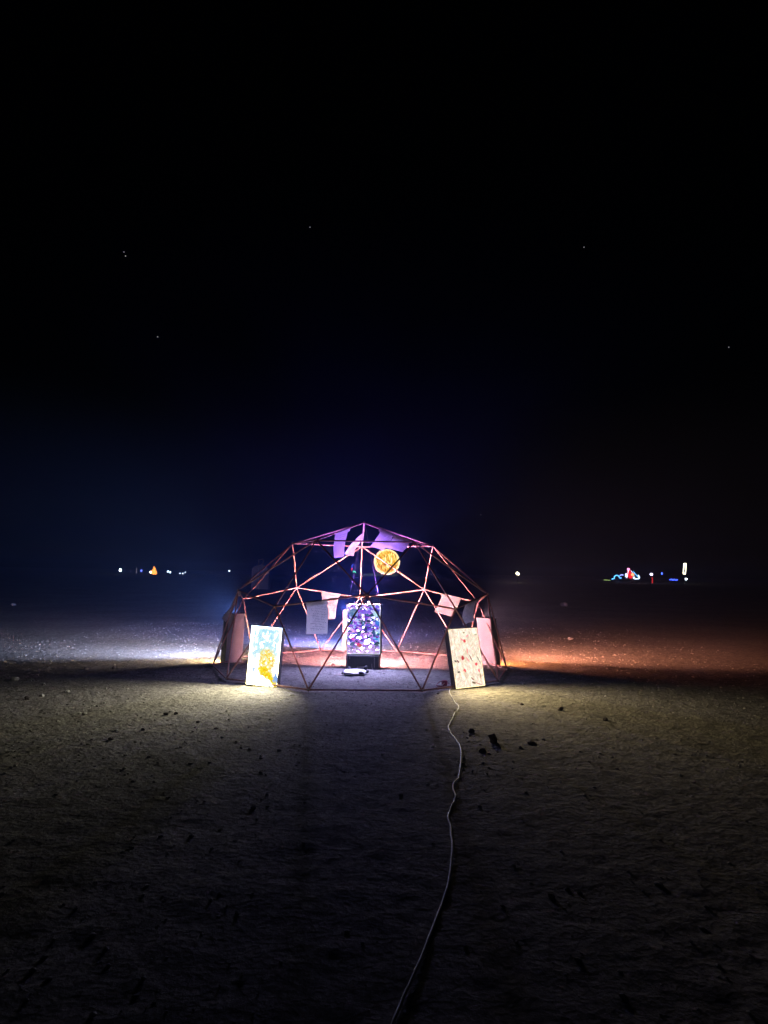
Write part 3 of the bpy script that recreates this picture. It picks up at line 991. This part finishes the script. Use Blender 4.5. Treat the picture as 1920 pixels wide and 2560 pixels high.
paper('n36', 'i72', 0.348, 0.693, (0.967, 13.232, 0.881), (1.274, 12.897, 0.824), MP[3], 'pink sheet slanting from a rear tube above the cream light box', curl=0.02, seed=7)
paper('i144', 'n108', 0.323, 0.682, (1.219, 10.566, 0.842), (1.450, 10.989, 0.870), MP[0], 'dim bluish sheet hanging just above the right corner of the cream light box', curl=0.03, seed=8)
paper('n252', 'i288', 0.10, 0.38, (-2.602, 11.335, 0.835), (-2.612, 11.68, 0.745), MP[1], 'pale sheet blown outward on the far left side of the dome', curl=-0.03, seed=9)

# ================================================================== cable in the foreground
cord_xy = [(1.00, 9.95), (0.942, 9.735), (0.918, 9.268), (0.922, 8.901), (0.938, 8.538), (0.846, 8.149), (0.8, 7.882), (0.731, 7.571), (0.713, 7.473), (0.711, 7.233), (0.726, 7.06), (0.733, 6.863), (0.741, 6.616), (0.723, 6.358), (0.687, 6.069), (0.648, 5.804), (0.62, 5.637), (0.581, 5.509), (0.556, 5.407), (0.546, 5.282), (0.548, 5.154), (0.521, 5.03), (0.485, 4.888), (0.456, 4.755), (0.451, 4.673), (0.456, 4.566), (0.441, 4.417), (0.43, 4.207), (0.369, 3.778), (0.304, 3.502), (0.23, 3.219), (0.172, 3.001), (0.104, 2.781), (0.062, 2.63), (0.016, 2.44), (-0.05, 2.1), (-0.10, 1.6)]
path = [(p.x, p.y, gz(p.x, p.y) + 0.009 + 0.004 * math.sin(p.y * 5)) for p in smooth_path([(x, y, 0) for x, y in cord_xy], 6)]
o = tube_obj('power_cable', path, 0.0068, M['cord'], None, 8)
tag(o, 'long off-white cable winding from the cream light box toward the foreground', 'cable')
# plug and red socket beside the cream box
sck = empty('extension_socket', mat=Matrix.Translation((0.90, 10.12, gz(0.90, 10.12))) @ Matrix.Rotation(R(15), 4, 'Z'))
tag(sck, 'red extension socket with short leads beside the cream light box', 'socket')
bm = bmesh.new(); add_box(bm, -0.035, 0.045, -0.03, 0.03, 0.01, 0.085, 0.012); bm_obj('socket_body', bm, M['red'], sck)
tube_obj('lead', smooth_path([(-0.01, -0.03, 0.05), (-0.06, -0.05, 0.02), (-0.13, 0.05, 0.02), (-0.20, 0.22, 0.03), (-0.23, 0.30, 0.05)], 5), 0.006, M['cord'], sck, 6)
tube_obj('lead', smooth_path([(-0.02, 0.0, 0.07), (-0.06, 0.02, 0.06), (-0.12, -0.02, 0.015), (-0.04, -0.12, 0.015), (0.08, -0.14, 0.02), (0.13, -0.16, 0.02)], 5), 0.007, M['pink_cord'], sck, 6)
tube_obj('lead', smooth_path([(0.04, 0.0, 0.06), (0.08, 0.0, 0.05), (0.11, -0.05, 0.02), (0.14, -0.10, 0.015)], 5), 0.006, M['cord'], sck, 6)

# ================================================================== stones and clods
def stone(x, y, w, mat, label, hgt=0.6, seed=0):
    bm = bmesh.new()
    r = w * 0.31
    add_blob(bm, (0, 0, r * hgt * 0.55), r, 2, 0.55, seed, (1, 0.85, hgt))
    o = bm_obj('stone', bm, mat, None, Matrix.Translation((x, y, gz(x, y))) @ Matrix.Rotation(seed * 1.3, 4, 'Z'))
    return tag(o, label, 'stone', 'larger clods lying about on the ground')


ST = [(-2.28, 7.9, 0.085, 'rock_dark', 'reddish dark clod left of the cable, right one of a touching pair'),
      (-2.37, 7.84, 0.095, 'rock_dark', 'reddish dark clod left of the cable, left one of a touching pair'),
      (-1.92, 7.47, 0.06, 'rock_dark', 'small dark clod before the glaring white light box, nearest of its patch'),
      (-2.36, 7.07, 0.075, 'rock_dark', 'dark clod in the dim grey ground left of the middle foreground'),
      (-2.53, 6.68, 0.08, 'rock_dark', 'dark clod nearest the viewer on the left ground'),
      (-3.25, 7.78, 0.095, 'rock', 'dusty grey clod in the yellowish light on the left'),
      (-4.31, 8.63, 0.11, 'rock_dark', 'dark clod at the front of the stone cluster on the far left'),
      (-4.23, 8.83, 0.10, 'rock_pale', 'pale clod in the middle of the stone cluster on the far left'),
      (-4.04, 9.14, 0.09, 'rock_pale', 'pale clod at the right of the stone cluster on the far left'),
      (-5.22, 10.06, 0.17, 'rock_pale', 'large pale clod at the left edge of the picture'),
      (-4.62, 9.69, 0.08, 'rock', 'dusty clod just right of the large pale clod at the left edge'),
      (1.74, 8.76, 0.085, 'rock_dark', 'dark clod on the yellow ground before the cream light box'),
      (2.14, 8.46, 0.125, 'rock_dark', 'angular dark clod on the yellow ground right of the cream light box'),
      (2.5, 7.89, 0.10, 'rock_dark', 'dark clod where the yellow light fades on the right'),
      (0.93, 7.26, 0.115, 'rock_dark', 'reddish dark clod right beside the bend of the cable'),
      (1.08, 6.83, 0.14, 'rock_dark', 'tall dark clod right of the cable, largest of three'),
      (0.93, 6.48, 0.11, 'rock_dark', 'dark clod right of the cable, nearest of three'),
      (1.44, 6.83, 0.14, 'rock_dark', 'flat dark clod alone in the dark ground right of the cable'),
      (-0.84, 12.18, 0.10, 'rock_dark', 'dark clod on the salmon lit ground left of the black crate'),
      (-0.68, 12.1, 0.06, 'rock_dark', 'tiny dark clod between a bigger clod and the black crate'),
      (3.0, 9.46, 0.05, 'rock_pale', 'tiny white stone on the yellow ground far right'),
      (2.67, 12.09, 0.045, 'rock_dark', 'tiny dark stone on the orange ground beyond the right flank'),
      (0.76, 9.46, 0.06, 'rock_dark', 'small dark clod left of the upper end of the cable'),
      (-4.69, 11.23, 0.14, 'rock', 'grey clod in the shadow band on the left, left one of two'),
      (-4.30, 11.33, 0.10, 'rock_dark', 'dark clod in the shadow band on the left, right one of two'),
      (-4.11, 13.08, 0.075, 'rock', 'dusty clod on the bright ground beyond the left flank'),
      (-15.71, 29.82, 0.30, 'rock_pale', 'pale round stone far off in the bluish dark at left'),
      (9.68, 37.33, 0.65, 'rock', 'large low clod far off in the dark right of the dome'),
      (4.72, 17.64, 0.22, 'rock', 'grey clod in the purple light behind the right flank')]
for k, (x, y, w, m, lb) in enumerate(ST):
    stone(x, y, w, M[m], lb, 1.2 if 'tall' in lb else (0.4 if 'flat' in lb else 0.65), k + 1)

# crumbs too many to count
tmpl = bmesh.new()
bmesh.ops.create_icosphere(tmpl, subdivisions=1, radius=1.0)
tv = np.array([v.co[:] for v in tmpl.verts])
tmpl.verts.index_update()
tf = np.array([[v.index for v in f.verts] for f in tmpl.faces])
tmpl.free()
NC = 34000
cx = RNG.uniform(-7.5, 7.5, NC)
cyy = 2.4 + 19.0 * RNG.random(NC) ** 0.9
clump = vnoise(cx * 0.9 + 3, cyy * 0.9, 21) + 0.5
left = np.clip((-cx) / 6, 0, 1) * 0.25
keep = RNG.random(NC) < (0.12 + 0.9 * np.clip(clump - 0.25 + left, 0, 1))
dist_box = np.minimum(np.hypot(cx + 1.67, cyy - 9.8), np.hypot(cx - 1.27, cyy - 10))
keep &= dist_box > 0.25
cx, cyy = cx[keep], cyy[keep]
n = len(cx)
sz = 0.0045 + 0.013 * RNG.random(n) ** 4.5
czz = ground_z(cx, cyy)
jit = 1 + 0.5 * (RNG.random((n, len(tv), 1)) - 0.5)
sq = np.stack([RNG.uniform(.8, 1.5, n), RNG.uniform(.7, 1.2, n), RNG.uniform(.35, .7, n)], 1)
ang = RNG.uniform(0, 6.28, n)
P = tv[None] * jit * sq[:, None, :] * sz[:, None, None]
ca, sa_ = np.cos(ang)[:, None], np.sin(ang)[:, None]
PX = P[..., 0] * ca - P[..., 1] * sa_ + cx[:, None]
PY = P[..., 0] * sa_ + P[..., 1] * ca + cyy[:, None]
PZ = P[..., 2] + (czz + sz * 0.25)[:, None]
half = RNG.random(n) < 0.45
for sel, mname, lb in ((half, 'rock_pale', 'pale crumbs of dried mud strewn over the ground'), (~half, 'rock', 'dull brown crumbs of mud and gravel strewn over the ground')):
    k = int(sel.sum())
    vv = np.stack([PX, PY, PZ], -1)[sel].reshape(-1, 3)
    ff = (tf[None] + (np.arange(k) * len(tv))[:, None, None]).reshape(-1, 3)
    me = bpy.data.meshes.new('gravel')
    me.from_pydata(vv.tolist(), [], ff.tolist())
    o = link_mesh('gravel', me, M[mname])
    tag(o, lb, 'gravel', kind='stuff')

# small white litter behind the crate
bm = bmesh.new()
add_box(bm, -0.07, 0.07, -0.03, 0.03, 0.0, 0.018, 0.004)
add_box(bm, -0.03, 0.10, 0.01, 0.05, 0.016, 0.03, 0.003)
o = bm_obj('litter', bm, M['white_cloth'], None, Matrix.Translation((0.05, 12.2, gz(0.05, 12.2))) @ Matrix.Rotation(R(-14), 4, 'Z'))
tag(o, 'scrap of white card on the salmon lit ground right of the crate', 'litter')


# ================================================================== far away
def lamp_post(x, y, z, r, col, strength, label, sx=1.0, group='distant lamps along the horizon', tilt=0.0):
    root = empty('distant_lamp', (x, y, 0))
    tag(root, label, 'lamp', group)
    tube_obj('post', [(0, 0, -0.2), (0, 0, max(z - r, 0.15))], 0.05, M['far_dark'], root, 6)
    bm = bmesh.new()
    add_tube(bm, [(0, 0, max(z - r, 0.15) - 0.02), (0, 0, max(z - r, 0.15) + 0.05)], [0.09, 0.12], 8)
    bm_obj('collar', bm, M['far_dark'], root)
    bm = bmesh.new()
    add_blob(bm, (0, 0, 0), r, 2, 0.15, 1, (sx, sx, 1.0))
    key = 'lamp_' + '_'.join('%.2f' % c for c in col) + '_%.1f' % strength
    if key not in M:
        M[key] = mat_glow('lamp_glow', col, strength)
    bm_obj('bulb', bm, M[key], root, Matrix.Translation((0, 0, z)) @ Matrix.Rotation(tilt, 4, 'Y'), smooth=True)
    return root


lamp_post(-75.3, 200, 1.25, 0.38, (0.9, 1.0, 0.95), 12, 'bright white lamp on the far left horizon, leftmost of the row')
lamp_post(-69.3, 200, 1.15, 0.28, (0.12, 0.18, 1.0), 3.0, 'small blue lamp on the left horizon before the orange fire')
lamp_post(-66.6, 200, 0.75, 0.32, (1.0, 0.9, 0.6), 9, 'white lamp at the foot of the orange fire on the horizon')
lamp_post(-61.65, 200, 1.05, 0.30, (0.6, 0.8, 1.0), 4, 'pale blue lamp right of the orange fire, left one of two', 0.7, tilt=0.4)
lamp_post(-61.0, 200, 0.85, 0.32, (0.6, 0.8, 1.0), 4, 'pale blue lamp right of the orange fire, right one of two', 0.6)
lamp_post(-58.2, 200, 0.55, 0.20, (0.6, 0.75, 1.0), 2.5, 'faint lamp on the left horizon, left of the last three')
lamp_post(-57.4, 200, 0.55, 0.22, (0.6, 0.75, 1.0), 2.5, 'faint lamp on the left horizon, middle of the last three')
lamp_post(-56.7, 200, 0.86, 0.25, (0.6, 0.75, 1.0), 2.5, 'faint lamp on the left horizon, right of the last three', 0.5, tilt=0.5)
lamp_post(-44.1, 200, 1.5, 0.20, (0.8, 0.9, 1.0), 4, 'lone small white lamp just left of the dome')
lamp_post(28.95, 150, 1.95, 0.30, (1.0, 0.88, 0.55), 14, 'lone warm white lamp on a post right of the dome', 1.3, tilt=0.6)
tube_root = empty('distant_pole', (-70.7, 200, 0))
tag(tube_root, 'thin dim pole between two lamps on the left horizon', 'pole')
tube_obj('shaft', [(0, 0, -0.2), (0, 0, 2.1)], [0.12, 0.07], mat_glow('dim_pole_glow', (0.6, 0.5, 0.7), 0.25), tube_root, 6)
tube_obj('foot', [(0, 0, -0.2), (0, 0, 0.3)], [0.3, 0.18], M['far_dark'], tube_root, 8)

# fire-like orange sculpture
fr = empty('fire_sculpture', (-65.7, 200, 0))
tag(fr, 'orange glowing flame-shaped sculpture on the left horizon', 'sculpture')
M['fire'] = mat_glow('orange_fire', (1.0, 0.30, 0.05), 2.4)
bm = bmesh.new()
add_tube(bm, [(0, 0, 0.1), (0.1, 0, 0.5), (-0.15, 0, 1.1), (0.12, 0, 1.7), (0.0, 0, 2.5)], [0.45, 0.75, 0.55, 0.35, 0.06], 10)
bm_obj('flame', bm, M['fire'], fr, smooth=True)
bm = bmesh.new()
add_tube(bm, [(0.5, 0, 0.1), (0.65, 0, 0.6), (0.5, 0, 1.0), (0.6, 0, 1.5)], [0.2, 0.3, 0.2, 0.04], 8)
bm_obj('flame', bm, M['fire'], fr, smooth=True)
bm = bmesh.new(); add_tube(bm, [(0, 0, -0.2), (0, 0, 0.15)], [0.9, 0.7], 12); bm_obj('base', bm, M['far_dark'], fr)

# green mound of lights with a small red and blue figure on top, behind the dome
gm = empty('green_light_sculpture', (-10.0, 240, 0.6))
tag(gm, 'low green glowing sculpture topped by red and blue lights, seen through the dome', 'sculpture')
M['green'] = mat_glow('green_led', (0.02, 1.0, 0.35), 4.0)
M['green2'] = mat_glow('mint_led', (0.10, 1.0, 0.50), 4.0)
M['redled'] = mat_glow('red_led', (1.0, 0.03, 0.05), 2.5)
M['blueled'] = mat_glow('blue_led', (0.05, 0.10, 1.0), 3.0)
M['iceled'] = mat_glow('ice_blue_led', (0.10, 0.45, 1.0), 2.6)
M['whiteled'] = mat_glow('white_led', (0.6, 0.75, 1.0), 2.6)
for k in range(5):
    w = 1.35 - 0.25 * k
    bm = bmesh.new()
    add_tube(bm, smooth_path([(-w + 0.1 * k, 0, 0.18 + 0.3 * k), (-w * .4, 0, 0.32 + 0.3 * k), (w * .3, 0, 0.16 + 0.3 * k), (w, 0, 0.3 + 0.3 * k)], 4), 0.10, 6)
    bm_obj('light_strip', bm, M['green'] if k % 2 == 0 else M['green2'], gm, smooth=True)
bm = bmesh.new(); add_blob(bm, (0, 0.3, 0.2), 1.3, 2, 0.2, 3, (1.2, .8, .8)); bm_obj('mound', bm, mat_plain('green_fabric', (0.05, 0.30, 0.14), 0.8), gm)
tube_obj('light_strip', smooth_path([(-0.75, 0, 1.7), (-0.85, 0, 2.1), (-0.55, 0, 2.5)], 4), 0.16, M['redled'], gm, 6)
tube_obj('light_strip', smooth_path([(-0.65, 0, 2.7), (-0.75, 0, 3.2), (-0.35, 0, 3.8)], 4), 0.13, M['blueled'], gm, 6)
# low pale berm running off to the right of it
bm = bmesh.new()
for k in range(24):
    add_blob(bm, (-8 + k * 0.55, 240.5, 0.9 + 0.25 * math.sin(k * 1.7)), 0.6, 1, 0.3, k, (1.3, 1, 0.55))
o = bm_obj('berm', bm, mat_glow('string_light_berm', (0.55, 0.75, 0.6), 0.06))  # weak emission stands in for light falling on the berm
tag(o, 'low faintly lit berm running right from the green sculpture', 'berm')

# ghostly canvas shelter left behind the dome
gh = empty('canvas_shelter', (-10.55, 60, 0))
tag(gh, 'dim grey canvas shelter with an open frame on top, behind the dome at left', 'shelter')
bm = bmesh.new()
pr = [(-0.72, 0.0), (-0.70, 1.75), (-0.62, 1.93), (-0.18, 2.12), (0.22, 2.12), (0.55, 1.93), (0.70, 1.70), (0.74, 0.0)]
f0 = [bm.verts.new((x, 0, z)) for x, z in pr]
f1 = [bm.verts.new((x * .9, 1.1, z * .96)) for x, z in pr]
bm.faces.new(f0); bm.faces.new(f1[::-1])
for k in range(len(pr)):
    j = (k + 1) % len(pr)
    bm.faces.new((f0[j], f0[k], f1[k], f1[j]))
bm_obj('canvas', bm, M['far_grey'], gh)
for a, b in (((-0.17, 0.1, 2.1), (-0.19, 0.1, 2.58)), ((0.20, 0.1, 2.1), (0.20, 0.1, 2.58)), ((-0.19, 0.1, 2.58), (0.20, 0.1, 2.62)), ((0.20, 0.1, 2.3), (0.02, 0.1, 2.12))):
    tube_obj('frame_bar', [a, b], 0.035, M['far_grey'], gh, 6)
tube_obj('door_edge', [(-0.12, -0.03, 0.1), (-0.16, -0.03, 1.9)], 0.03, M['hook'], gh, 6)
tube_obj('corner_pole', [(-0.72, -0.03, 0.0), (-0.70, -0.03, 1.8)], 0.03, M['hook'], gh, 6)

# art car on the right
ac = empty('art_car', (62.2, 180, 0))
tag(ac, 'decorated vehicle with ice blue light arches and a red lit tower, far right', 'vehicle')
bm = bmesh.new(); add_box(bm, -3.6, 3.8, -0.9, 0.9, 0.45, 1.0, 0.1); add_box(bm, -0.2, 2.6, -0.8, 0.8, 0.98, 1.5, 0.1); bm_obj('body', bm, M['far_dark'], ac)
for x in (-2.4, 2.5):
    for yy in (-0.95, 0.95):
        bm = bmesh.new(); bmesh.ops.create_cone(bm, cap_ends=True, segments=16, radius1=0.45, radius2=0.45, depth=0.25)
        wh = bm_obj('wheel', bm, M['black'], ac, Matrix.Translation((x, yy, 0.45)) @ Matrix.Rotation(R(90), 4, 'X'))
        bm = bmesh.new(); bmesh.ops.create_cone(bm, cap_ends=True, segments=12, radius1=0.22, radius2=0.22, depth=0.28); bm_obj('rim', bm, M['far_grey'], wh)
tube_obj('light_arch', smooth_path([(-3.5, -1, 1.0), (-2.9, -1, 1.15), (-2.7, -1, 1.75), (-2.2, -1, 1.95), (-1.7, -1, 1.75), (-1.4, -1, 1.3), (-1.0, -1, 1.35)], 4), 0.13, M['iceled'], ac, 6)
tube_obj('light_arch', smooth_path([(-1.4, -1, 1.9), (-1.0, -1, 2.1), (-0.5, -1, 2.05)], 4), 0.12, mat_glow('violet_led', (0.25, 0.3, 1.0), 3.0), ac, 6)
tube_obj('light_arch', smooth_path([(3.3, -1, 3.0 - .9), (3.6, -1, 1.4), (3.0, -1, 1.15), (2.2, -1, 1.25), (2.1, -1, 1.6)], 4), 0.15, M['whiteled'], ac, 6)
tube_obj('light_arch', [(2.0, -1, 3.0), (3.4, -1, 1.5)], 0.08, M['iceled'], ac, 6)
bm = bmesh.new()
add_tube(bm, [(1.4, 0, 1.2), (1.4, 0, 2.0), (1.35, 0, 3.2)], [0.95, 0.75, 0.4], 10)
tw = bm_obj('tower', bm, mat_glow('red_tower_glow', (1.0, 0.02, 0.04), 1.1), ac, smooth=True)
bm = bmesh.new(); add_blob(bm, (1.2, 0, 3.55), 0.34, 2, 0.2, 2); bm_obj('tower_lamp', bm, mat_glow('pink_lamp', (1.0, 0.25, 0.5), 3.0), ac, smooth=True)
for x, z, r in ((0.2, 2.3, 0.22), (0.3, 1.8, 0.3), (1.9, 2.2, 0.4)):
    bm = bmesh.new(); add_blob(bm, (x, -0.9, z), r, 2, 0.2, 3)
    bm_obj('lamp', bm, M['whiteled'] if x < 1 else mat_glow('orange_lamp', (1.0, 0.25, 0.1), 3.0), ac, smooth=True)
for x0, x1 in ((0.4, 1.0), (2.5, 1.7)):
    tube_obj('light_strip', [(x0, -0.95, 1.3), (x1, -0.5, 3.3)], 0.06, M['whiteled'], ac, 6)
tube_obj('tail_strip', [(-5.4, -0.5, 0.75), (-3.7, -0.5, 0.65)], 0.07, mat_glow('yellow_green_strip', (0.55, 0.8, 0.25), 0.9), ac, 6)

# right of the car
rp = empty('red_light_post', (69.5, 180, 0)); tag(rp, 'short red lit post right of the decorated vehicle', 'post')
tube_obj('post', [(0, 0, 0.0), (0, 0, 1.6)], 0.14, mat_glow('dim_red', (1.0, 0.04, 0.05), 0.6), rp, 8)
tube_obj('cap', [(0, 0, 1.6), (0, 0, 1.8)], 0.2, M['far_dark'], rp, 8)
lamp_post(69.1, 179.5, 2.35, 0.28, (0.75, 0.7, 1.0), 6, 'white lamp just above the red lit post', 1.4, tilt=0.5)
lamp_post(72.0, 180, 2.6, 0.32, (0.06, 0.12, 1.0), 4.0, 'deep blue lamp between the red post and the tall bright frame', 0.6)
ns = empty('blue_neon_sign', (75.0, 180, 0)); tag(ns, 'wavy blue neon line left of the tall bright frame', 'sign')
tube_obj('neon', smooth_path([(-1.0, 0, 0.95), (-0.6, 0, 1.2), (-0.2, 0, 0.95), (0.2, 0, 1.15), (0.6, 0, 0.95), (1.0, 0, 1.15)], 4), 0.15, M['blueled'], ns, 6)
tube_obj('stake', [(-0.6, 0.1, -0.2), (-0.6, 0.1, 1.1)], 0.05, M['far_dark'], ns, 6)
tube_obj('stake', [(0.6, 0.1, -0.2), (0.6, 0.1, 1.0)], 0.05, M['far_dark'], ns, 6)
tf_ = empty('lit_frame', (77.5, 180, 0)); tag(tf_, 'tall narrow rectangle outlined in warm white light on the right horizon', 'sculpture')
M['warmled'] = mat_glow('warm_white_led', (1.0, 0.95, 0.62), 6.0)
lt = Matrix.Rotation(R(6), 4, 'Y')
for a, b in (((-0.28, 0, 2.6), (-0.28, 0, 5.3)), ((0.28, 0, 2.6), (0.28, 0, 5.3)), ((-0.28, 0, 5.3), (0.28, 0, 5.3)), ((-0.28, 0, 2.6), (0.28, 0, 2.6))):
    tube_obj('light_tube', [a, b], 0.075, M['warmled'], tf_, 6, lt)
tube_obj('mast', [(0.42, 0.1, 0), (0.42, 0.1, 5.2)], 0.05, M['far_grey'], tf_, 6)
tube_obj('arm', [(0.42, 0.1, 4.3), (1.0, 0.1, 4.2)], 0.05, M['far_grey'], tf_, 6)
lamp_post(77.8, 179, 1.3, 0.26, (0.8, 0.95, 1.0), 9, 'white lamp right under the tall bright frame')

# ================================================================== stars
M['star'] = mat_glow('star_light', (0.9, 0.92, 1.0), 0.2)
for (x, y, z, r, lb) in ((419.7, 3000, 259.5, 2.6, 'single star low in the sky above the right shoulder of the dome'),
                         (-1183.2, 3000, 1415.3, 2.2, 'faint star high at left, upper one of a close pair'),
                         (-1175.2, 3000, 1396.8, 2.4, 'faint star high at left, lower one of a close pair'),
                         (-1015.5, 3000, 1028.0, 2.3, 'faint lone star at mid height on the left'),
                         (-353.2, 3000, 1544.8, 2.1, 'faint lone star high near the middle'),
                         (878.2, 3000, 1471.9, 2.1, 'faint lone star high on the right'),
                         (1515.6, 3000, 1022.3, 2.1, 'faint star near the right edge of the sky')):
    bm = bmesh.new()
    bmesh.ops.create_icosphere(bm, subdivisions=2, radius=r)
    o = bm_obj('star', bm, M['star'], None, Matrix.Translation((x, y, z)))
    tag(o, lb, 'star', 'stars in the night sky')

# ================================================================== dusty night air
if HAZE > 0:
    bm = bmesh.new()
    add_box(bm, -420, 420, -70, 420, -1.6, 5.7)
    t = NT('dusty_air')
    pv = t.n('VolumePrincipled')
    pv.inputs['Color'].default_value = (0.28, 0.46, 1.0, 1)
    pv.inputs['Density'].default_value = HAZE
    pv.inputs['Anisotropy'].default_value = 0.15
    t.l(pv.outputs[0], t.out.inputs['Volume'])
    hz = bm_obj('haze', bm, t.m)
    tag(hz, 'thin dusty night air glowing around the light boxes', kind='stuff')
